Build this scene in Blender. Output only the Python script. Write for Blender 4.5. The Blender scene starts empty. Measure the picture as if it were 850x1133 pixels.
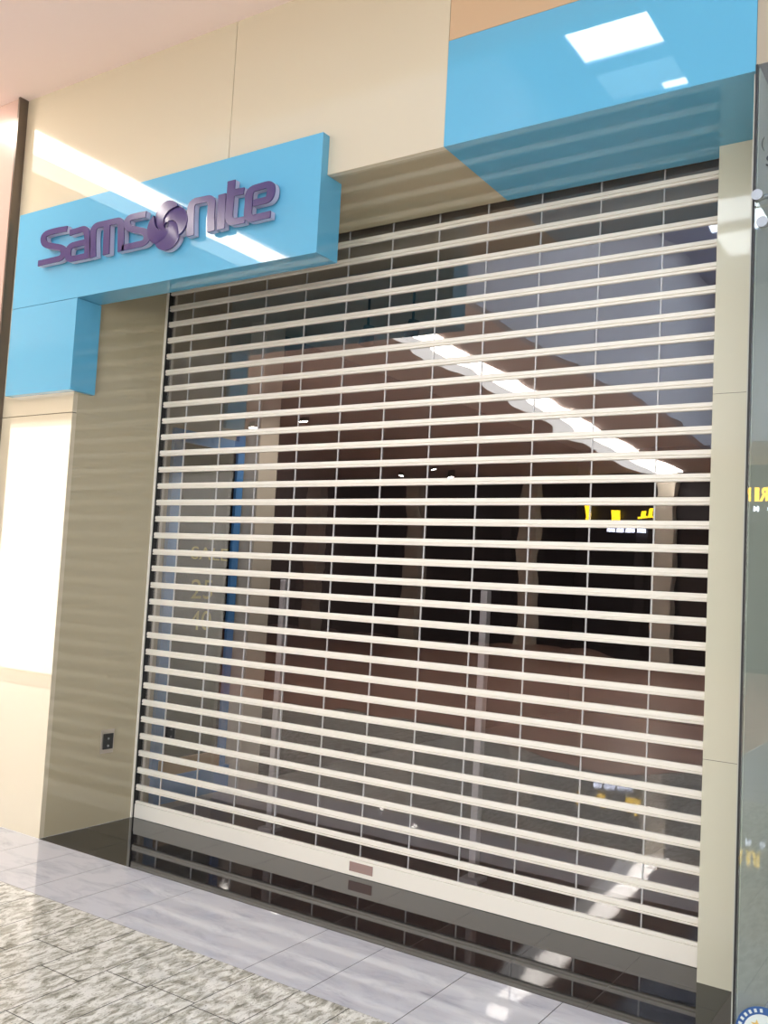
import bpy, bmesh, math, random
from mathutils import Vector, Matrix
random.seed(7)
S = bpy.context.scene
COL = S.collection

# ------------------------------------------------------------------ materials
def srgb(r, g, b):
    def f(c):
        c /= 255.0
        return c/12.92 if c <= .04045 else ((c+.055)/1.055)**2.4
    return (f(r), f(g), f(b), 1.0)

def new_mat(name):
    m = bpy.data.materials.new(name); m.use_nodes = True
    nt = m.node_tree; nt.nodes.clear()
    out = nt.nodes.new('ShaderNodeOutputMaterial')
    return m, nt, out

def pbr(name, col, rough=.5, metal=0., spec=.5, coat=0., noise=None, bump=None, ior=1.5):
    m, nt, out = new_mat(name)
    p = nt.nodes.new('ShaderNodeBsdfPrincipled')
    p.inputs['Base Color'].default_value = col
    p.inputs['Roughness'].default_value = rough
    p.inputs['Metallic'].default_value = metal
    p.inputs['IOR'].default_value = ior
    p.inputs['Specular IOR Level'].default_value = spec
    p.inputs['Coat Weight'].default_value = coat
    p.inputs['Coat Roughness'].default_value = .02
    tc = nt.nodes.new('ShaderNodeTexCoord')
    if noise:
        sc, col2, lo, hi = noise
        n = nt.nodes.new('ShaderNodeTexNoise'); n.inputs['Scale'].default_value = sc
        n.inputs['Detail'].default_value = 5
        r = nt.nodes.new('ShaderNodeValToRGB')
        r.color_ramp.elements[0].position = lo; r.color_ramp.elements[0].color = col
        r.color_ramp.elements[1].position = hi; r.color_ramp.elements[1].color = col2
        nt.links.new(tc.outputs['Object'], n.inputs['Vector'])
        nt.links.new(n.outputs['Fac'], r.inputs['Fac'])
        nt.links.new(r.outputs['Color'], p.inputs['Base Color'])
    if bump:
        sc, st = bump
        n = nt.nodes.new('ShaderNodeTexNoise'); n.inputs['Scale'].default_value = sc
        n.inputs['Detail'].default_value = 2
        b = nt.nodes.new('ShaderNodeBump'); b.inputs['Strength'].default_value = st
        b.inputs['Distance'].default_value = .01
        nt.links.new(tc.outputs['Object'], n.inputs['Vector'])
        nt.links.new(n.outputs['Fac'], b.inputs['Height'])
        nt.links.new(b.outputs['Normal'], p.inputs['Normal'])
    nt.links.new(p.outputs[0], out.inputs[0])
    return m

def emis(name, col, st):
    m, nt, out = new_mat(name)
    e = nt.nodes.new('ShaderNodeEmission')
    e.inputs[0].default_value = col; e.inputs[1].default_value = st
    nt.links.new(e.outputs[0], out.inputs[0])
    return m

def clear(name, tint, f0, bump=None):
    """thin transparent sheet: Schlick reflection over a tinted see-through layer"""
    m, nt, out = new_mat(name)
    N = nt.nodes.new
    tr = N('ShaderNodeBsdfTransparent'); tr.inputs[0].default_value = tint
    gl = N('ShaderNodeBsdfGlossy'); gl.inputs['Roughness'].default_value = .0
    gl.inputs[0].default_value = (1, 1, 1, 1)
    lw = N('ShaderNodeLayerWeight'); lw.inputs['Blend'].default_value = .5
    pw = N('ShaderNodeMath'); pw.operation = 'POWER'; pw.inputs[1].default_value = 5
    ma = N('ShaderNodeMath'); ma.operation = 'MULTIPLY_ADD'
    ma.inputs[1].default_value = 1-f0; ma.inputs[2].default_value = f0
    mx = N('ShaderNodeMixShader')
    nt.links.new(lw.outputs['Facing'], pw.inputs[0]); nt.links.new(pw.outputs[0], ma.inputs[0])
    nt.links.new(ma.outputs[0], mx.inputs[0]); nt.links.new(tr.outputs[0], mx.inputs[1]); nt.links.new(gl.outputs[0], mx.inputs[2])
    if bump:
        tc = N('ShaderNodeTexCoord'); mp = N('ShaderNodeMapping'); mp.inputs['Scale'].default_value = bump[2]
        n = N('ShaderNodeTexNoise'); n.inputs['Scale'].default_value = bump[0]; n.inputs['Detail'].default_value = 1.5
        b = N('ShaderNodeBump'); b.inputs['Strength'].default_value = bump[1]; b.inputs['Distance'].default_value = .01
        nt.links.new(tc.outputs['Object'], mp.inputs[0]); nt.links.new(mp.outputs[0], n.inputs['Vector'])
        nt.links.new(n.outputs['Fac'], b.inputs['Height']); nt.links.new(b.outputs['Normal'], gl.inputs['Normal'])
    nt.links.new(mx.outputs[0], out.inputs[0])
    return m

M = {}
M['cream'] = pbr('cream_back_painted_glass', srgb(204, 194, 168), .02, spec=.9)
M['cream_shaded'] = pbr('cream_panel_shaded', srgb(182, 172, 144), .03, spec=.9)  # the cream again, darkened: shade on return and soffit put into the colour
M['cream_pier'] = pbr('cream_pier_panel', srgb(210, 208, 186), .03, spec=.6)
M['tan'] = pbr('tan_panel', srgb(200, 170, 135), .02, spec=.6)
M['blue'] = pbr('sky_blue_gloss_panel', srgb(96, 172, 206), .02, spec=.6)
M['ceiling'] = pbr('ceiling_paint', srgb(246, 228, 218), .8)
M['white_wall'] = pbr('white_wall_paint', srgb(238, 236, 230), .6)
M['atrium'] = pbr('atrium_paint', srgb(150, 164, 195), .8)
M['atrium_wall'] = pbr('atrium_white_wall', srgb(206, 212, 224), .8)
M['pinkwall'] = pbr('pinkish_metal_panel', srgb(196, 168, 155), .22, spec=.6)
M['steel'] = pbr('brushed_trim', srgb(120, 110, 100), .3, .8)
M['alu'] = pbr('powder_coated_rail', srgb(240, 236, 224), .45, 0.)
M['link'] = pbr('pale_link', srgb(200, 200, 200), .3, .2)
M['guide_dark'] = pbr('guide_shadow_gasket', srgb(30, 30, 30), .5)
M['label'] = pbr('brown_label', srgb(160, 135, 128), .5)
M['letter'] = pbr('purple_letter_face', srgb(74, 62, 110), .2, spec=.5)
M['letter_side'] = pbr('pale_letter_return', srgb(190, 184, 204), .3)
M['black'] = pbr('black_granite', srgb(26, 25, 26), .04, spec=.5, noise=(60, srgb(44, 43, 44), .45, .7))
M['grout_dark'] = pbr('dark_grout', srgb(70, 68, 66), .9)
M['grout_black'] = pbr('black_grout', srgb(84, 82, 78), .6)
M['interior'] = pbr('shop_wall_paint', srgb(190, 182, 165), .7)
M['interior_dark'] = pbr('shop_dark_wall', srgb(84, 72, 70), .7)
M['interior_floor'] = pbr('shop_floor_tile', srgb(150, 142, 136), .35)
M['frame_blue'] = pbr('blue_window_frame', srgb(85, 145, 205), .35)
M['tan_wood'] = pbr('tan_base_board', srgb(170, 135, 95), .5)
M['poster'] = pbr('dark_display_glass', srgb(26, 26, 27), .6, spec=.08)
M['olive'] = pbr('dull_gold_lettering', srgb(165, 150, 60), .5)
M['post'] = pbr('antenna_white_plastic', srgb(225, 222, 220), .4)
M['column'] = pbr('cream_column', srgb(222, 212, 192), .5)
M['shelf'] = pbr('shelf_laminate', srgb(120, 105, 95), .5)
M['darkshop'] = pbr('dark_shop_window', srgb(14, 14, 20), .1)
M['darkheader'] = pbr('dark_shop_header', srgb(34, 30, 34), .5)
M['brownfloor'] = pbr('brown_floor_tile', srgb(190, 150, 130), .3, noise=(3, srgb(172, 136, 118), .4, .6))
M['yellow'] = emis('lit_yellow_sign', (1.0, .62, .02, 1), 6)
M['whitelit'] = emis('lit_white_sign', (.75, .8, 1, 1), 7)
M['strip'] = emis('ceiling_light_strip', (1, .93, .85, 1), 14)
M['strip2'] = emis('ceiling_light_strip_edge', (1, .96, .92, 1), 2.5)
M['sky'] = emis('skylight_daylight', (.95, .97, 1, 1), 15)
M['sky2'] = emis('skylight_daylight_soft', (.7, .87, 1, 1), 1.6)
M['sky3'] = emis('skylight_daylight_far', (.85, .93, 1, 1), 6)
M['fill_shop'] = emis('added_shop_glow', (.95, .95, .92, 1), .4)  # glow of the added panel inside the shop
M['spot'] = emis('spot_lamp', (1, .93, .85, 1), 60)
M['litstore'] = emis('lit_store_window', (1, .90, .80, 1), 5.5)
M['fill_front'] = emis('added_front_glow', (1, .97, .93, 1), 4.5)  # added glow out of view, lights the front
M['nglass'] = clear('neighbour_glass', (.93, .96, .94, 1), .10)
M['poly'] = clear('polycarbonate', (.90, .89, .90, 1), .125, bump=(2.2, .14, (1.0, 1, 1.8)))
M['nfill'] = emis('neighbour_added_glow', (.95, 1, .97, 1), 7)  # added glow that brightens the neighbour's interior
M['chrome'] = pbr('chrome', srgb(170, 172, 172), .3, 1.)
M['outlet_dark'] = pbr('dark_socket', srgb(45, 46, 46), .3)
M['outlet_plate'] = pbr('steel_cover_plate', srgb(196, 188, 176), .28, .7)
M['sticker_blue'] = pbr('sticker_blue', srgb(45, 85, 140), .4)
M['sticker_pale'] = pbr('sticker_pale', srgb(205, 215, 210), .4)
M['sticker_gold'] = pbr('sticker_gold', srgb(215, 185, 100), .4)
M['neigh'] = pbr('neighbour_wall', srgb(192, 194, 182), .5)
M['neighbeige'] = pbr('neighbour_beige', srgb(165, 155, 135), .5)
M['darktext'] = pbr('dark_text', srgb(60, 70, 70), .5)

def marble(name, base, c2, dark, big, stretch, veins):
    m, nt, out = new_mat(name); N = nt.nodes.new; L = nt.links.new
    p = N('ShaderNodeBsdfPrincipled'); p.inputs['Roughness'].default_value = .03
    tc = N('ShaderNodeTexCoord'); mp = N('ShaderNodeMapping'); mp.inputs['Scale'].default_value = stretch
    mp.inputs['Rotation'].default_value = (0, 0, math.radians(24))
    L(tc.outputs['Object'], mp.inputs[0])
    n = N('ShaderNodeTexNoise'); n.inputs['Scale'].default_value = big; n.inputs['Detail'].default_value = 8
    n.inputs['Roughness'].default_value = .68; n.inputs['Distortion'].default_value = .7
    L(mp.outputs[0], n.inputs['Vector'])
    r = N('ShaderNodeValToRGB'); cr = r.color_ramp
    cr.elements[0].position = veins[0]; cr.elements[0].color = dark
    cr.elements[1].position = veins[3]; cr.elements[1].color = base
    e = cr.elements.new(veins[1]); e.color = c2
    e = cr.elements.new(veins[2]); e.color = base
    L(n.outputs['Fac'], r.inputs['Fac'])
    # fine dark specks
    v = N('ShaderNodeTexNoise'); v.inputs['Scale'].default_value = big*5; v.inputs['Detail'].default_value = 4
    L(mp.outputs[0], v.inputs['Vector'])
    r2 = N('ShaderNodeValToRGB'); r2.color_ramp.elements[0].position = veins[4]; r2.color_ramp.elements[1].position = veins[4]+.06
    r2.color_ramp.elements[0].color = dark; r2.color_ramp.elements[1].color = (1, 1, 1, 1)
    L(v.outputs['Fac'], r2.inputs['Fac'])
    mx = N('ShaderNodeMix'); mx.data_type = 'RGBA'; mx.blend_type = 'MULTIPLY'; mx.inputs[0].default_value = .75
    L(r.outputs['Color'], mx.inputs[6]); L(r2.outputs['Color'], mx.inputs[7])
    L(mx.outputs[2], p.inputs['Base Color']); L(p.outputs[0], out.inputs[0])
    return m
M['granite'] = marble('speckled_granite', srgb(232, 232, 224), srgb(188, 187, 174), srgb(112, 110, 98), 13, (2.6, 1.0, 1), (.30, .46, .56, .8, .33))
M['marble'] = marble('pale_marble', srgb(206, 208, 213), srgb(190, 192, 200), srgb(150, 152, 162), 4.0, (.8, 2.2, 1), (.26, .40, .54, .8, .14))

# ------------------------------------------------------------------ mesh helpers
def bx(bm, x0, x1, y0, y1, z0, z1, mi=0, bev=0):
    b2 = bmesh.new()
    bmesh.ops.create_cube(b2, size=1)
    for v in b2.verts:
        v.co = Vector(((x0+x1)/2+v.co.x*(x1-x0), (y0+y1)/2+v.co.y*(y1-y0), (z0+z1)/2+v.co.z*(z1-z0)))
    if bev:
        bmesh.ops.bevel(b2, geom=b2.edges[:], offset=bev, segments=2, profile=.5, affect='EDGES')
    merge(bm, b2, mi)

def merge(bm, b2, mi=0, mat=None):
    vm = {}
    for v in b2.verts:
        vm[v] = bm.verts.new(mat @ v.co if mat else v.co)
    for f in b2.faces:
        try:
            g = bm.faces.new([vm[v] for v in f.verts]); g.material_index = mi; g.smooth = f.smooth
        except ValueError:
            pass
    b2.free()

def cyl(bm, p, axis, r, h, seg=24, mi=0, r2=None):
    b2 = bmesh.new()
    bmesh.ops.create_cone(b2, cap_ends=True, segments=seg, radius1=r, radius2=r if r2 is None else r2, depth=h)
    q = Vector(axis).to_track_quat('Z', 'Y').to_matrix().to_4x4()
    for f in b2.faces:
        f.smooth = len(f.verts) == 4
    merge(bm, b2, mi, Matrix.Translation(Vector(p)) @ q)

def sph(bm, p, r, mi=0):
    b2 = bmesh.new(); bmesh.ops.create_uvsphere(b2, u_segments=20, v_segments=12, radius=r)
    for f in b2.faces: f.smooth = True
    merge(bm, b2, mi, Matrix.Translation(Vector(p)))

def obj(name, bm, mats, parent=None, loc=None):
    me = bpy.data.meshes.new(name)
    bmesh.ops.recalc_face_normals(bm, faces=bm.faces[:])
    bm.to_mesh(me); bm.free()
    for m in (mats if isinstance(mats, (list, tuple)) else [mats]):
        me.materials.append(M[m])
    o = bpy.data.objects.new(name, me); COL.objects.link(o)
    if parent:
        o.parent = parent
        o.location = -Vector(parent.location)      # meshes are written in world metres
    return o

def box_obj(name, dims, mat, parent=None, bev=0):
    bm = bmesh.new(); bx(bm, *dims, bev=bev); return obj(name, bm, mat, parent)

def boxes_obj(name, L, mat, parent=None, bev=0):
    bm = bmesh.new()
    for d in L: bx(bm, *d, bev=bev)
    return obj(name, bm, mat, parent)

def struct(o):
    o['kind'] = 'structure'; return o

def tag(o, label, cat, group=None):
    o['label'] = label; o['category'] = cat
    if group: o['group'] = group
    return o

def thing(name, loc, label, cat, group=None):
    o = bpy.data.objects.new(name, None); COL.objects.link(o); o.location = loc
    o.empty_display_size = .1
    return tag(o, label, cat, group)

def text_obj(name, txt, size, mat, origin, xdir, updir, parent=None, depth=.004, width=None, height=None, bold=0):
    cu = bpy.data.curves.new(name, 'FONT'); cu.body = txt; cu.size = size; cu.extrude = depth; cu.offset = bold
    t = bpy.data.objects.new(name+'_tmp', cu); COL.objects.link(t)
    bpy.context.view_layer.update()
    dg = bpy.context.evaluated_depsgraph_get()
    me = bpy.data.meshes.new_from_object(t.evaluated_get(dg))
    bpy.data.objects.remove(t); bpy.data.curves.remove(cu)
    xs = [v.co.x for v in me.vertices]; ys = [v.co.y for v in me.vertices]
    x0, x1, y0, y1 = min(xs), max(xs), min(ys), max(ys)
    sx = width/(x1-x0) if width else 1; sy = height/(y1-y0) if height else 1
    X = Vector(xdir); U = Vector(updir); Nn = X.cross(U); O = Vector(origin)
    for v in me.vertices:
        v.co = O + X*((v.co.x-x0)*sx) + U*((v.co.y-y0)*sy) + Nn*v.co.z
    me.materials.clear(); me.materials.append(M[mat])
    for p in me.polygons: p.material_index = 0
    me.name = name
    o = bpy.data.objects.new(name, me); COL.objects.link(o)
    if parent:
        o.parent = parent; o.location = -Vector(parent.location)
    return o

# ------------------------------------------------------------------ dimensions
ZH, ZC = 3.38, 4.324           # soffit height, mall ceiling height
YS, YB = .67, .63              # shutter plane, back of the soffit
XL, XR = -1.40, 1.975          # opening
XB, XE = .945, 2.225           # blue fascia

# ------------------------------------------------------------------ setting: facade
bm = bmesh.new()
g = .002
bx(bm, -2.045, -.325-g, 0, .03, ZH, ZC)
bx(bm, -.325+g, XB-.001, 0, .03, ZH, ZC)
bx(bm, -2.045, XL, 0, .03, 2.35+g, ZH)
bx(bm, -2.045, XL, 0, .03, 0, 2.35-g)
bx(bm, -2.045, XB, .012, .05, ZH+.01, ZC, 1)
bx(bm, -2.045, XL-.002, .012, .05, 0, ZH+.01, 1)
struct(obj('wall_front', bm, ['cream', 'grout_dark']))
struct(box_obj('wall_front_upper', (XB+.001, 4.6, .001, .04, 3.858, ZC), 'tan'))
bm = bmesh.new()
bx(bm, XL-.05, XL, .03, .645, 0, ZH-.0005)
struct(obj('wall_left_return', bm, 'cream_shaded'))
struct(box_obj('ceiling_soffit', (XL-.05, XB-.001, .03, YB, ZH, ZH+.03), 'cream_shaded'))
# shutter housing above the opening
struct(boxes_obj('ceiling_shutter_slot', [(XL-.05, XR+.3, YB-.02, YB, ZH+.031, 3.75), (XL-.05, XR+.3, YB-.02, .83, 3.75, 3.78)], 'guide_dark'))
bm = bmesh.new()
bx(bm, XR, 2.215, .518, .80, 0, .858); bx(bm, XR, 2.215, .518, .80, .860, 2.330); bx(bm, XR, 2.215, .518, .80, 2.332, ZH-.0005)
bx(bm, XR+.004, 2.21, .522, .79, .85, 2.34, 1)
struct(obj('wall_right_pier', bm, ['cream_pier', 'grout_dark']))

struct(box_obj('wall_shop_bulkhead', (XL-.05, XR+.3, .80, .83, 3.30, 3.75), 'interior'))

# blue fascia on the right
f = thing('blue_fascia_panel', (1.585, 0, ZH), 'large plain sky blue glossy fascia panel over the right of the shutter', 'fascia panel')
box_obj('front_panel', (XB, XE, 0, .03, ZH, 3.856), 'blue', f)
box_obj('underside_panel', (XB, XE, .03, YB, ZH, ZH+.03), 'blue', f)

# ------------------------------------------------------------------ the sign box with its lettering
XS0, XS1, XLEG = -1.962, .319, -1.369
sg = thing('shop_sign', (-.82, .03, 2.467), 'sky blue L-shaped sign box with purple raised letters on the left of the front', 'sign')
boxes_obj('horizontal_band', [(XS0, XS1, -.05, -.001, 2.992, 3.567), (XL+.001, XS1, -.001, .03, 2.992, ZH-.001), (XL+.001, XS1, .03, .112, 2.992, ZH-.001)], 'blue', sg)
boxes_obj('vertical_leg', [(XS0, XLEG, -.05, -.001, 2.467, 2.989), (XL+.001, XLEG, -.001, .12, 2.467, 2.989)], 'blue', sg)

AX = 1.5
def smooth(pts, n=7):
    P = [Vector((p[0]/AX, p[1])) for p in pts]
    if len(P) == 2: return P
    out = [P[0]]
    for i in range(1, len(P)-1):          # quadratic rounding of every corner
        a, b, c = P[i-1], P[i], P[i+1]
        s = (a+b)/2 if i > 1 else a.lerp(b, .5)
        e = (b+c)/2
        if i == 1: out.append(s)
        for k in range(1, n+1):
            t = k/n
            out.append(s*(1-t)**2 + b*2*t*(1-t) + e*t*t)
    out.append(P[-1])
    return out
def ribbon(bm, P, w, y0, y1, ext=0.0):
    n = len(P); Lf = []; Rt = []
    for i, p in enumerate(P):
        t = (P[min(i+1, n-1)]-P[max(i-1, 0)]).normalized()
        nn = Vector((-t.y, t.x))
        ww = w(i/(n-1)) if callable(w) else w
        q = p.copy()
        if i == 0: q -= t*ext
        if i == n-1: q += t*ext
        Lf.append(q+nn*ww); Rt.append(q-nn*ww)
    V = [[bm.verts.new((v.x*AX, y, v.y)) for v in side] for side in (Lf, Rt) for y in (y0, y1)]
    lf, lb, rf, rb = V
    for i in range(n-1):
        bm.faces.new((lf[i], lf[i+1], rf[i+1], rf[i])); bm.faces.new((lb[i], lb[i+1], rb[i+1], rb[i]))
        bm.faces.new((lf[i], lf[i+1], lb[i+1], lb[i])); bm.faces.new((rf[i], rf[i+1], rb[i+1], rb[i]))
    bm.faces.new((lf[0], rf[0], rb[0], lb[0])); bm.faces.new((lf[-1], rf[-1], rb[-1], lb[-1]))
GL = [
 [[(-1.452, 3.385), (-1.56, 3.392), (-1.665, 3.388), (-1.652, 3.325), (-1.56, 3.300), (-1.462, 3.275), (-1.468, 3.219), (-1.56, 3.219), (-1.690, 3.219)]],
 [[(-1.424, 3.357), (-1.36, 3.359), (-1.285, 3.362), (-1.262, 3.291), (-1.256, 3.183)], [(-1.270, 3.281), (-1.35, 3.281), (-1.425, 3.279), (-1.425, 3.201), (-1.35, 3.200), (-1.256, 3.200)]],
 [[(-1.208, 3.183), (-1.222, 3.29), (-1.222, 3.362), (-1.14, 3.361), (-1.06, 3.360), (-1.000, 3.358), (-.992, 3.29), (-.982, 3.183)], [(-1.110, 3.345), (-1.100, 3.183)]],
 [[(-.806, 3.356), (-.88, 3.360), (-.95, 3.358), (-.945, 3.305), (-.865, 3.280), (-.785, 3.256), (-.785, 3.200), (-.87, 3.199), (-.975, 3.199)]],
 None,
 [[(-.464, 3.183), (-.474, 3.28), (-.474, 3.362), (-.40, 3.358), (-.328, 3.356), (-.332, 3.28), (-.322, 3.183)]],
 [[(-.262, 3.362), (-.256, 3.183)]],
 [[(-.205, 3.420), (-.205, 3.32), (-.209, 3.212), (-.16, 3.205), (-.100, 3.205)], [(-.200, 3.355), (-.118, 3.351)]],
 [[(.062, 3.203), (.0, 3.203), (-.085, 3.200), (-.082, 3.28), (-.083, 3.350), (-.015, 3.353), (.058, 3.355), (.055, 3.278), (.0, 3.278), (-.05, 3.278)]],
]
YF = -.094
for strokes in GL:
    if strokes is None: continue
    fb, rbm = bmesh.new(), bmesh.new()
    for q, st in enumerate(strokes):
        P = smooth(st)
        ribbon(fb, P, .0168, YF-.0008*q, YF+.006)
        ribbon(rbm, P, .0170, YF+.0062, -.060-.0003*q)
    l = obj('letter', fb, 'letter', sg)
    r = obj('letter_return', rbm, 'letter_side', l); r.location = (0, 0, 0)
# pinwheel emblem in place of the letter o
cx, cz = -.637, 3.266
fb, rbm = bmesh.new(), bmesh.new()
def petal(bm, k, y0, y1):
    d, a, r0, sweep = .050, .083, .016, math.radians(96)
    nr, nu = 12, 16
    def pt(i, j, y):
        uu = .025+.95*j/nu
        phi = (uu-.5)*math.pi/2
        R = d*math.cos(phi)+math.sqrt(a*a-(d*math.sin(phi))**2)
        t = i/nr; rr = r0+(R-r0)*t
        th = math.radians(96+90*k)+phi+sweep*(1-t)**1.3
        lift = .011*uu*(1 if y == y0 else 0)*(.3+.7*t)
        return bm.verts.new((cx+rr*1.10*math.cos(th), y+lift, cz+rr*math.sin(th)))
    F = [[pt(i, j, y0) for j in range(nu+1)] for i in range(nr+1)]
    B = [[pt(i, j, y1) for j in range(nu+1)] for i in range(nr+1)]
    for i in range(nr):
        for j in range(nu):
            bm.faces.new((F[i][j], F[i+1][j], F[i+1][j+1], F[i][j+1])); bm.faces.new((B[i][j], B[i+1][j], B[i+1][j+1], B[i][j+1]))
    for i in range(nr):
        for j in (0, nu): bm.faces.new((F[i][j], F[i+1][j], B[i+1][j], B[i][j]))
    for j in range(nu):
        for i in (0, nr): bm.faces.new((F[i][j], F[i][j+1], B[i][j+1], B[i][j]))
for k in range(4):
    petal(fb, k, YF-.008, YF+.006)
    petal(rbm, k, YF+.0065, -.060)
em = obj('pinwheel_emblem', fb, 'letter', sg)
r = obj('emblem_return', rbm, 'letter_side', em); r.location = (0, 0, 0)

# ------------------------------------------------------------------ shutter
sh = thing('roller_shutter', (.28, YS, 0), 'closed cream roller shutter of horizontal rails and clear panes across the shop entrance', 'shutter')
P0, PZ = .1778, .1016
x0, x1 = -1.386, 1.968
LX = [-1.19, -.90, -.604, -.31, -.024, .26, .545, .825, 1.113, 1.41, 1.703]
def rail_mesh(z):
    prof = [(-.006, -.0175), (-.0115, -.0155), (-.0125, -.0075), (-.0055, -.0065), (-.0055, -.0030), (-.0125, -.0020), (-.0120, .0140), (-.006, .0175), (.008, .0175), (.008, -.0175)]
    bm = bmesh.new()
    A = [bm.verts.new((x0, YS+y, z+q)) for y, q in prof]; B = [bm.verts.new((x1, YS+y, z+q)) for y, q in prof]
    n = len(prof)
    for i in range(n): bm.faces.new((A[i], A[(i+1) % n], B[(i+1) % n], B[i]))
    bm.faces.new(A); bm.faces.new(B[::-1])
    return bm
for k in range(32):
    obj('rail', rail_mesh(P0+PZ*k), 'alu', sh)
for k in range(-1, 32):
    za = .099 if k < 0 else P0+PZ*k+.0176
    zb = P0+PZ*(k+1)-.0176 if k < 31 else 3.46
    bm = bmesh.new()
    bx(bm, x0+.002, x1-.002, YS-.0015, YS+.0015, za, zb)
    obj('clear_pane_row', bm, 'poly', sh)
for x in LX:
    bm = bmesh.new()
    bx(bm, x-.0028, x+.0028, YS-.004, YS+.004, .099, 3.45)
    obj('vertical_link', bm, 'link', sh)
bb = boxes_obj('bottom_bar', [(x0, x1, YS-.014, YS+.012, .001, .082), (x0, x1, YS-.010, YS+.010, .083, .098)], 'alu', sh, bev=.002)
lb = box_obj('label_plate', (.207, .349, YS-.0165, YS-.0142, .024, .070), 'label'); lb.parent = bb
lb['label'] = 'brownish label on the bottom bar'
gl = boxes_obj('guide_channel', [(-1.3995, -1.391, .638, .650, .001, ZH-.002), (-1.3995, -1.388, .70, .72, .001, ZH-.002)], 'alu', sh)
boxes_obj('guide_gap_shade', [(-1.3995, -1.3885, .650, .70, .001, ZH-.002)], 'guide_dark', sh)  # dark strip standing in for the shade in the guide's gap

# ------------------------------------------------------------------ floors
GY = -.542
bx_ = bmesh.new()
bx(bx_, -22, 12.4, -4.15, GY-.002, -.06, 0)
bm = bx_
# cross joints and long joints inlaid as thin dark strips
long_x = [.19+.2175*k for k in range(-16, 20)]
for i, x in enumerate(long_x):
    bx(bm, x-.0017, x+.0017, -4.15, GY-.002, -.001, .0004, 1)
    off = (-.88 if i % 2 == 1 else -1.003) if i % 3 else -.86
    for j in range(8):
        y = off-.42*j
        bx(bm, x-.2175+.001, x-.001, y-.0017, y+.0017, -.001, .0004, 1)
struct(obj('floor', bm, ['granite', 'grout_dark']))
bm = bmesh.new()
mx = [-22, -8, -4, -2.2, -1.9, -1.62, -1.35, -1.065, -.775, -.497, -.208, .565, .858, 1.24, 1.632, 2.05, 2.6, 3.2, 12.4]
for a, b in zip(mx[:-1], mx[1:]):
    bx(bm, a+.0019, b-.0019, GY, -.002, -.06, 0)
bx(bm, -22, 12.4, GY-.002, -.001, -.06, -.0008, 1)
struct(obj('floor_border', bm, ['marble', 'grout_dark']))
bm = bmesh.new()
kx = [-1.40] + [-1.03+.3925*i for i in range(9)]
for a, b in zip(kx[:-1], kx[1:]):
    bx(bm, a+.0011, min(b, 2.21)-.0011, 0, .30, -.06, 0) if a < 2.2 else None
    bx(bm, a+.0011, min(b, 2.21)-.0011, .3022, .80, -.06, 0) if a < 2.2 else None
bx(bm, -1.40, 2.21, 0, .80, -.06, -.0006, 1)
struct(obj('floor_threshold', bm, ['black', 'grout_black']))
bm = bmesh.new()
struct(box_obj('floor_shop', (-1.7, 4.0, .80, 8, -.06, 0), 'interior_floor'))
# brown paved zone on the far side of the mall
bm = bmesh.new()
pts = [(-20, -3.9), (-4.3, -3.9), (-2.57, -4.12), (-2.1, -4.12), (-1.1, -3.64), (.22, -2.87), (.9, -3.6), (.9, -17), (-20, -17)]
def slab(bm, pts, z0, z1):
    a = [bm.verts.new((x, y, z0)) for x, y in pts]; b = [bm.verts.new((x, y, z1)) for x, y in pts]
    bm.faces.new(a[::-1]); bm.faces.new(b)
    for i in range(len(pts)): bm.faces.new((a[i], a[(i+1) % len(pts)], b[(i+1) % len(pts)], b[i]))
slab(bm, pts, .0005, .004)
struct(obj('floor_inlay', bm, 'brownfloor'))
struct(box_obj('floor_far', (-22, 12.4, -17.4, -4.151, -.06, 0), 'marble'))

# ------------------------------------------------------------------ mall ceiling, atrium, walls
AX0, AX1, AY0, AY1, ZA = -1.48, 9.0, -.90, -14.0, 7.2
struct(boxes_obj('ceiling', [
    (-22, AX0-.1, -17.4, .05, ZC, ZC+.1),
    (AX0-.1, 12.4, AY0+.08, .05, ZC, ZC+.1), (AX1+.1, 12.4, AY1, AY0+.08, ZC, ZC+.1), (AX0-.1, 12.4, -17.4, AY1-.1, ZC, ZC+.1)], 'ceiling'))
struct(boxes_obj('wall_atrium', [(AX0-.1, AX0, AY1, AY0, ZC, ZA), (AX1, AX1+.1, AY1, AY0, ZC, ZA), (AX0-.1, AX1+.1, AY0, AY0+.08, ZC, ZA), (AX0-.1, AX1+.1, AY1-.1, AY1, ZC, ZA)], 'atrium_wall'))
# atrium roof with openings for the skylights
sk = []
for (a, b) in ((-.82, .05), (1.9, 3.6)):  # second column is unseen, added to light the front
    for (c, d) in ((-5.85, -5.2), (-6.75, -6.1), (-9.9, -9.0), (-11.4, -10.3), (-13.6, -12.0)):
        if a < 0 and c == -13.6: continue
        sk.append((a, b, c, d))
xs = sorted({AX0-.1, AX1+.1} | {s[0] for s in sk} | {s[1] for s in sk})
ys = sorted({AY1-.1, AY0+.08} | {s[2] for s in sk} | {s[3] for s in sk})
bm = bmesh.new()
for a, b in zip(xs[:-1], xs[1:]):
    for c, d in zip(ys[:-1], ys[1:]):
        if any(abs(a-s[0]) < 1e-6 and abs(c-s[2]) < 1e-6 for s in sk): continue
        bx(bm, a, b, c, d, ZA, ZA+.06)
struct(obj('ceiling_atrium', bm, 'atrium'))
for i, (a, b, c, d) in enumerate(sk):
    soft = (c == -6.75 and a < 0)
    o = box_obj('window_%d' % (i+10), (a, b, c, d, ZA+.03, ZA+.05), 'sky2' if soft else ('sky3' if a < 0 and c < -8 else 'sky')); struct(o)
    if soft: struct(box_obj('window_9', (a+.6, b, c, c+.12, ZA+.02, ZA+.028), 'sky'))
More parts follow.
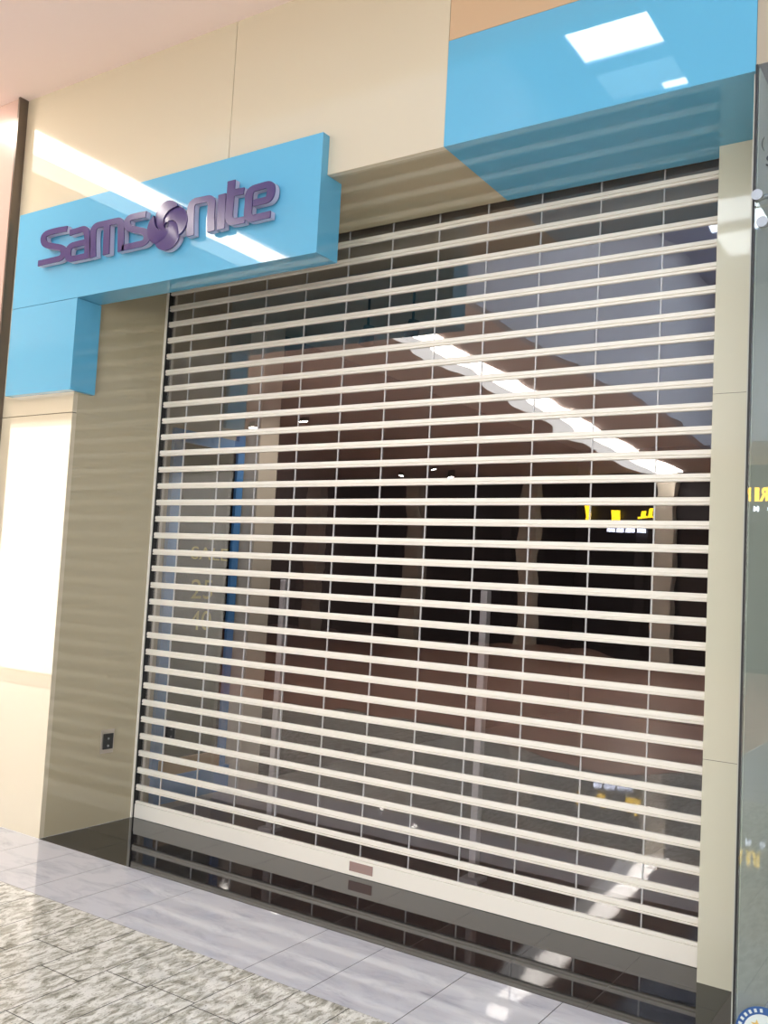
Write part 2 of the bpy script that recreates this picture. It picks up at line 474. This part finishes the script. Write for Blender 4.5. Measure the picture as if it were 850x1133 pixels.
bm = bmesh.new(); slab(bm, [(-2.34, -.22), (-2.36, -3), (-3.10, -16.6), (-3.58, -16.6), (-2.60, -3), (-2.60, -.22)], ZC-.03, ZC-.001)
ls = tag(obj('ceiling_light_strip', bm, 'strip'), 'long white light strip in the mall ceiling, seen mirrored in the panels', 'ceiling light')
bm = bmesh.new(); slab(bm, [(-2.602, -.22), (-2.602, -3), (-3.60, -16.6), (-4.0, -16.6), (-2.86, -3), (-2.86, -.6)], ZC-.03, ZC-.001)
le = obj('diffuser_edge', bm, 'strip2'); le.parent = ls
for (x, y) in ((-7.3, -8.06), (-8.8, -8.4), (-9.9, -15.4), (-8.4, -14.5), (-8.7, -16.0)):
    bm = bmesh.new(); cyl(bm, (0, 0, -.05), (0, 0, 1), .085, .10)
    h = obj('spot_lamp', bm, 'steel'); h.location = (x, y, ZC-.001)
    bm = bmesh.new(); cyl(bm, (0, 0, -.103), (0, 0, 1), .07, .006)
    b = obj('bulb', bm, 'spot'); b.parent = h
    tag(h, 'small bright ceiling spot over the far side of the mall, seen mirrored in the shutter', 'ceiling light', 'ceiling spots mirrored in the shutter')

struct(box_obj('wall_right', (12.4, 12.6, -17.4, 0, 0, ZC), 'white_wall'))
struct(box_obj('wall_left', (-22.2, -22, -17.4, .5, 0, ZC), 'darkheader'))
struct(box_obj('wall_left_neighbour', (-22, -2.062, -.045, .3, 0, ZC), 'pinkwall'))
struct(box_obj('trim_1', (-2.061, -2.0455, -.06, .05, 0, ZC), 'steel'))
# opposite shop fronts
struct(box_obj('wall_opposite', (-22, 12.4, -17.4, -17.1, 0, ZC), 'darkheader'))
struct(boxes_obj('window_2', [(-21+3.4*i, -17.9+3.4*i, -17.1, -17.04, .1, 3.1) for i in range(10)], 'darkshop'))
for i in range(4):
    struct(box_obj('wall_opposite_pier', (-13.9+3.4*i, -13.45+3.4*i, -17.04, -16.7, 0, ZC), 'column'))
# bright store at the left of the mall
struct(boxes_obj('wall_bright_store', [(-14, -7.1, -4.8, -4.5, 3.4, ZC), (-14, -13.6, -4.8, -4.5, 0, 3.3), (-7.2, -7.1, -4.8, -4.5, 0, 3.3), (-13.6, -7.2, -4.8, -4.78, 0, 3.4)], 'white_wall'))
struct(box_obj('window_3', (-13.55, -7.22, -4.74, -4.72, .02, 3.38), 'litstore'))
struct(boxes_obj('wall_fill_surround', [(1.4, 12.4, -12.3, -12.0, 3.9, ZC), (1.4, 1.6, -12.3, -12.0, 0, 3.9), (1.6, 12.4, -12.3, -12.28, 0, 3.9)], 'white_wall'))  # unseen surround, added to hold the glowing panel
struct(box_obj('window_6', (1.62, 12.3, -12.2, -12.18, .02, 3.88), 'fill_front'))  # unseen glowing panel added as frontal light for the facade
# lit sign opposite
sn = thing('lit_shop_sign', (-2.4, -16.95, 3.0), 'yellow lit lettering over small white letters on the far shop, mirrored in the glass', 'sign')
for ch, xa, w in (('R', -1.02, .16), ('I', -1.19, .085), ('N', -1.355, .17)):
    text_obj('letter', ch, .4, 'yellow', (xa, -16.95, 3.545), (-1, 0, 0), (0, 0, 1), sn, .02, w, .285, .012)
for ch, xa in (('O', -.92), ('M', -1.19)):
    text_obj('small_letter', ch, .2, 'whitelit', (xa, -16.95, 3.33), (-1, 0, 0), (0, 0, 1), sn, .02, .10, .11, .006)
boxes_obj('small_mark', [(-1.53, -1.47, -16.97, -16.93, 3.33, 3.44)], 'whitelit', sn)
for x, w, z0, z1 in ((-5.4, .05, 3.2, 3.62), (-4.80, .09, 3.2, 3.52), (-4.08, .07, 3.2, 3.5), (-3.88, .05, 3.2, 3.6), (-3.62, .11, 3.2, 3.5), (-3.98, .25, 3.2, 3.27)):
    box_obj('lit_stroke', (x-w, x+w, -16.97, -16.93, z0, z1), 'yellow', sn)
boxes_obj('white_tube', [(-5.0+.26*i, -4.8+.26*i, -16.97, -16.93, 2.93, 3.04) for i in range(4)], 'whitelit', sn)

# ------------------------------------------------------------------ shop interior
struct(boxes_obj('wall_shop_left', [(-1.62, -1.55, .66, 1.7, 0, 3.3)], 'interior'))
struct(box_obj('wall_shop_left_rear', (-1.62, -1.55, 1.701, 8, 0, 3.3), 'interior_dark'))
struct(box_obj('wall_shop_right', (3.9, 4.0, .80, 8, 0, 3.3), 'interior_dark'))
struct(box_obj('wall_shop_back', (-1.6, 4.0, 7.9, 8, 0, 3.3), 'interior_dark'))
struct(box_obj('ceiling_shop', (-1.6, 4.0, .83, 8, 3.3, 3.36), 'interior'))
struct(box_obj('window_5', (3.86, 3.895, 1.2, 7.6, .69, 3.2), 'fill_shop'))  # unseen glowing panel, added to light the shop and show in the return
dw = thing('display_window', (-1.54, 1.25, 0), 'blue-framed dark display with gold SALE lettering behind the shutter at the left', 'display')
boxes_obj('frame', [(-1.549, -1.52, .905, .955, .17, 2.42), (-1.549, -1.535, .965, 1.0, .17, 2.42), (-1.549, -1.52, 1.515, 1.58, .17, 2.50), (-1.549, -1.52, .955, 1.515, 2.34, 2.42)], 'frame_blue', dw)
box_obj('dark_glass', (-1.549, -1.542, 1.0, 1.515, .27, 2.34), 'poster', dw)
box_obj('plinth', (-1.549, -1.50, .92, 1.70, .001, .17), 'frame_blue', dw)
box_obj('ledge', (-1.549, -1.515, .96, 1.515, .17, .27), 'tan_wood', dw)
text_obj('lettering', 'SALE', .2, 'olive', (-1.5415, 1.145, 1.575), (0, 1, 0), (0, 0, 1), dw, .001, .35, .085)
text_obj('lettering', '25', .2, 'olive', (-1.5415, 1.165, 1.31), (0, 1, 0), (0, 0, 1), dw, .001, .20, .13)
text_obj('lettering', '40', .2, 'olive', (-1.5415, 1.17, 1.10), (0, 1, 0), (0, 0, 1), dw, .001, .20, .13)
struct(box_obj('trim_2', (-1.549, -1.40, 1.60, 1.80, 0, 3.3), 'column'))
def track_spot(x, y, z, label, aim=None):
    t = thing('track_spot', (x, y, 3.3), label, 'ceiling light')
    bm = bmesh.new(); cyl(bm, (x, y, (3.3+z)/2+.03), (0, 0, 1), .008, 3.298-z-.06); obj('stem', bm, 'guide_dark', t)
    bm = bmesh.new(); cyl(bm, (x, y, z), (-.4, .35, -.8), .035, .12, 24, r2=.05); obj('lamp_head', bm, 'guide_dark', t)
    if aim:
        L = bpy.data.lights.new('track_spot_beam', 'SPOT'); L.energy = 45; L.spot_size = 1.5; L.spot_blend = .7; L.shadow_soft_size = .04; L.color = (1, .92, .82)
        o = bpy.data.objects.new('track_spot_beam', L); COL.objects.link(o); o.parent = t
        o.location = Vector((x-.04, y+.03, z-.09)) - t.location
        o.rotation_euler = (Vector(aim)-Vector((x, y, z))).to_track_quat('-Z', 'Y').to_euler()
track_spot(-.35, 1.35, 3.02, 'dark track spot inside the shop behind the upper shutter, the left of two', (-1.5, 1.9, 1.2))
track_spot(-.02, 1.35, 3.02, 'dark track spot inside the shop behind the upper shutter, the right of two')
def post(x, label):
    t = thing('security_antenna', (x, 1.016, 0), label, 'security gate')
    box_obj('post', (x-.020, x+.020, .99, 1.04, .02, 1.475), 'post', t, bev=.005)
    box_obj('base_plate', (x-.05, x+.05, .96, 1.07, .001, .02), 'post', t)
post(-.617, 'slim white security post behind the left third of the shutter')
post(.728, 'slim white security post behind the right half of the shutter')
def cabinet(x, y, w, h, label):
    t = thing('display_cabinet', (x, y, 0), label, 'cabinet')
    d = .42
    boxes_obj('body', [(x-w/2, x-w/2+.03, y-d/2, y+d/2, 0, h), (x+w/2-.03, x+w/2, y-d/2, y+d/2, 0, h), (x-w/2+.03, x+w/2-.03, y+d/2-.02, y+d/2, 0, h), (x-w/2+.03, x+w/2-.03, y-d/2, y+d/2-.02, h-.03, h), (x-w/2+.03, x+w/2-.03, y-d/2+.03, y+d/2-.02, 0, .08)], 'shelf', t)
    for k in range(1, 4):
        z = .08+(h-.1)*k/4
        box_obj('shelf', (x-w/2+.031, x+w/2-.031, y-d/2+.02, y+d/2-.021, z-.012, z+.012), 'column', t)
cabinet(1.55, 4.2, .7, 1.25, 'dim shelving unit inside the shop behind the right of the shutter')
cabinet(2.45, 4.6, .7, 1.05, 'low dim shelving unit inside the shop nearest the right pier')

# ------------------------------------------------------------------ wall outlet on the return
ol = thing('wall_outlet', (XL, .42, .475), 'small dark power outlet with steel plate low on the cream left return wall', 'outlet')
box_obj('cover_plate', (XL+.0005, XL+.006, .372, .468, .408, .545), 'outlet_plate', ol, bev=.002)
box_obj('socket', (XL+.0062, XL+.013, .385, .458, .432, .522), 'outlet_dark', ol, bev=.003)
for z in (.494, .452):
    bm = bmesh.new(); cyl(bm, (XL+.0145, .42, z), (1, 0, 0), .0065, .003); obj('screw', bm, 'chrome', ol)

# ------------------------------------------------------------------ neighbour glass front at the right
struct(box_obj('window_1', (2.2335, 4.6, -.006, .006, 0, 2.872), 'nglass'))
struct(box_obj('window_4', (2.2335, 4.6, -.006, .006, 2.880, 3.40), 'nglass'))
struct(box_obj('trim_3', (2.2255, 2.2330, -.006, .018, 0, 3.40), 'guide_dark'))
struct(box_obj('wall_right_neighbour', (2.216, 2.236, .019, 4.0, 0, 3.40), 'neigh'))
struct(box_obj('wall_right_header', (2.2265, 4.6, .001, .04, 3.402, 3.857), 'neighbeige'))
struct(box_obj('ceiling_neighbour', (2.2265, 4.6, .041, 4.0, 3.402, 3.44), 'neighbeige'))
struct(box_obj('floor_neighbour', (2.237, 4.6, .0, 4.0, -.06, -.0002), 'marble'))
struct(box_obj('wall_right_neighbour_back', (2.2, 4.6, 4.0, 4.1, 0, 3.83), 'neighbeige'))
struct(box_obj('window_7', (3.2, 4.5, 1.0, 3.6, 3.37, 3.40), 'nfill'))  # unseen glowing panel added to brighten the view through the glass
def fitting(x, z, label):
    t = thing('glass_fitting', (x, 0, z), label, 'glass fitting')
    bm = bmesh.new(); cyl(bm, (x, -.014, z), (0, 1, 0), .019, .014); obj('disc', bm, 'chrome', t)
    bm = bmesh.new(); cyl(bm, (x+.035, .035, z+.012), (.9, .35, .28), .009, .085); sph(bm, (x+.07, .05, z+.022), .020); obj('arm', bm, 'chrome', t)
fitting(2.243, 2.915, 'steel clamp above the joint in the glass right of the pier')
fitting(2.262, 2.815, 'steel clamp below the joint in the glass right of the pier')
gt = thing('glass_lettering', (2.262, -.007, 3.02), 'partly cropped grey characters high on the glass at the right edge', 'lettering')
text_obj('character', '(', .08, 'darktext', (2.252, -.0075, 3.075), (1, 0, 0), (0, 0, 1), gt, .0005, .010, .05)
text_obj('character', 's', .08, 'darktext', (2.268, -.0075, 3.015), (1, 0, 0), (0, 0, 1), gt, .0005, .025, .04)
st = thing('round_sticker', (2.325, -.008, .10), 'round blue and white seal sticker low on the glass at the right', 'sticker')
sxc, szc = 2.325, .095
bm = bmesh.new(); n = 48
def ring(bm, r0, r1, y):
    A = [bm.verts.new((sxc+r0*math.cos(2*math.pi*i/n), y, szc+r0*math.sin(2*math.pi*i/n))) for i in range(n)]
    B = [bm.verts.new((sxc+r1*math.cos(2*math.pi*i/n), y, szc+r1*math.sin(2*math.pi*i/n))) for i in range(n)]
    for i in range(n): bm.faces.new((A[i], A[(i+1) % n], B[(i+1) % n], B[i]))
cyl(bm, (sxc, -.0075, szc), (0, 1, 0), .088, .001, 48); obj('backing', bm, 'sticker_blue', st)
bm = bmesh.new(); cyl(bm, (sxc, -.0085, szc), (0, 1, 0), .064, .001, 48)
for i in range(26):
    a = 2*math.pi*i/26
    if i % 7 == 6: continue
    b2 = bmesh.new(); bx(b2, -.0042, .0042, -.0005, .0005, -.0055, .0055)
    merge(bm, b2, 0, Matrix.Translation((sxc+.076*math.cos(a), -.0087, szc+.076*math.sin(a))) @ Matrix.Rotation(-a+math.pi/2, 4, 'Y'))
obj('pale_disc', bm, 'sticker_pale', st)
bm = bmesh.new()
V = []
for i in range(10):
    r = .019 if i % 2 == 0 else .008; a = math.pi/2+i*math.pi/5
    V.append((sxc-.022+r*math.cos(a), szc+.026+r*math.sin(a)))
a = [bm.verts.new((x, -.0092, z)) for x, z in V]; b = [bm.verts.new((x, -.0100, z)) for x, z in V]
bm.faces.new(a); bm.faces.new(b[::-1])
for i in range(10): bm.faces.new((a[i], a[(i+1) % 10], b[(i+1) % 10], b[i]))
obj('star', bm, 'sticker_gold', st)
bm = bmesh.new(); cyl(bm, (sxc+.018, -.0095, szc-.004), (0, 1, 0), .034, .001, 32); obj('figure', bm, 'sticker_blue', st)

# ------------------------------------------------------------------ world, camera
w = bpy.data.worlds.new('World'); S.world = w; w.use_nodes = True
w.node_tree.nodes['Background'].inputs[0].default_value = (.8, .88, 1, 1)
w.node_tree.nodes['Background'].inputs[1].default_value = 1.0

fpx, yaw, pitch, roll = 1031.55, .5846, .0731, .0531
fw = Vector((-math.sin(yaw)*math.cos(pitch), math.cos(yaw)*math.cos(pitch), math.sin(pitch)))
r = Vector((math.cos(yaw), math.sin(yaw), 0)); u = r.cross(fw)
c, s = math.cos(roll), math.sin(roll)
r2 = r*c + u*s; u2 = -r*s + u*c
cam = bpy.data.cameras.new('Camera'); co = bpy.data.objects.new('Camera', cam); COL.objects.link(co)
cam.sensor_fit = 'VERTICAL'; cam.sensor_height = 24; cam.sensor_width = 18; cam.lens = fpx*24/1133
m = Matrix((( r2.x, u2.x, -fw.x, 2.9538), (r2.y, u2.y, -fw.y, -3.3506), (r2.z, u2.z, -fw.z, 1.5), (0, 0, 0, 1)))
co.matrix_world = m
cam.clip_start = .05
S.camera = co

S.view_settings.view_transform = 'Standard'
S.view_settings.look = 'None'
S.view_settings.exposure = 0.42
S.view_settings.gamma = 1
S.view_settings.use_curve_mapping = False
S.cycles.transparent_max_bounces = 24
S.cycles.max_bounces = 12
S.cycles.glossy_bounces = 8
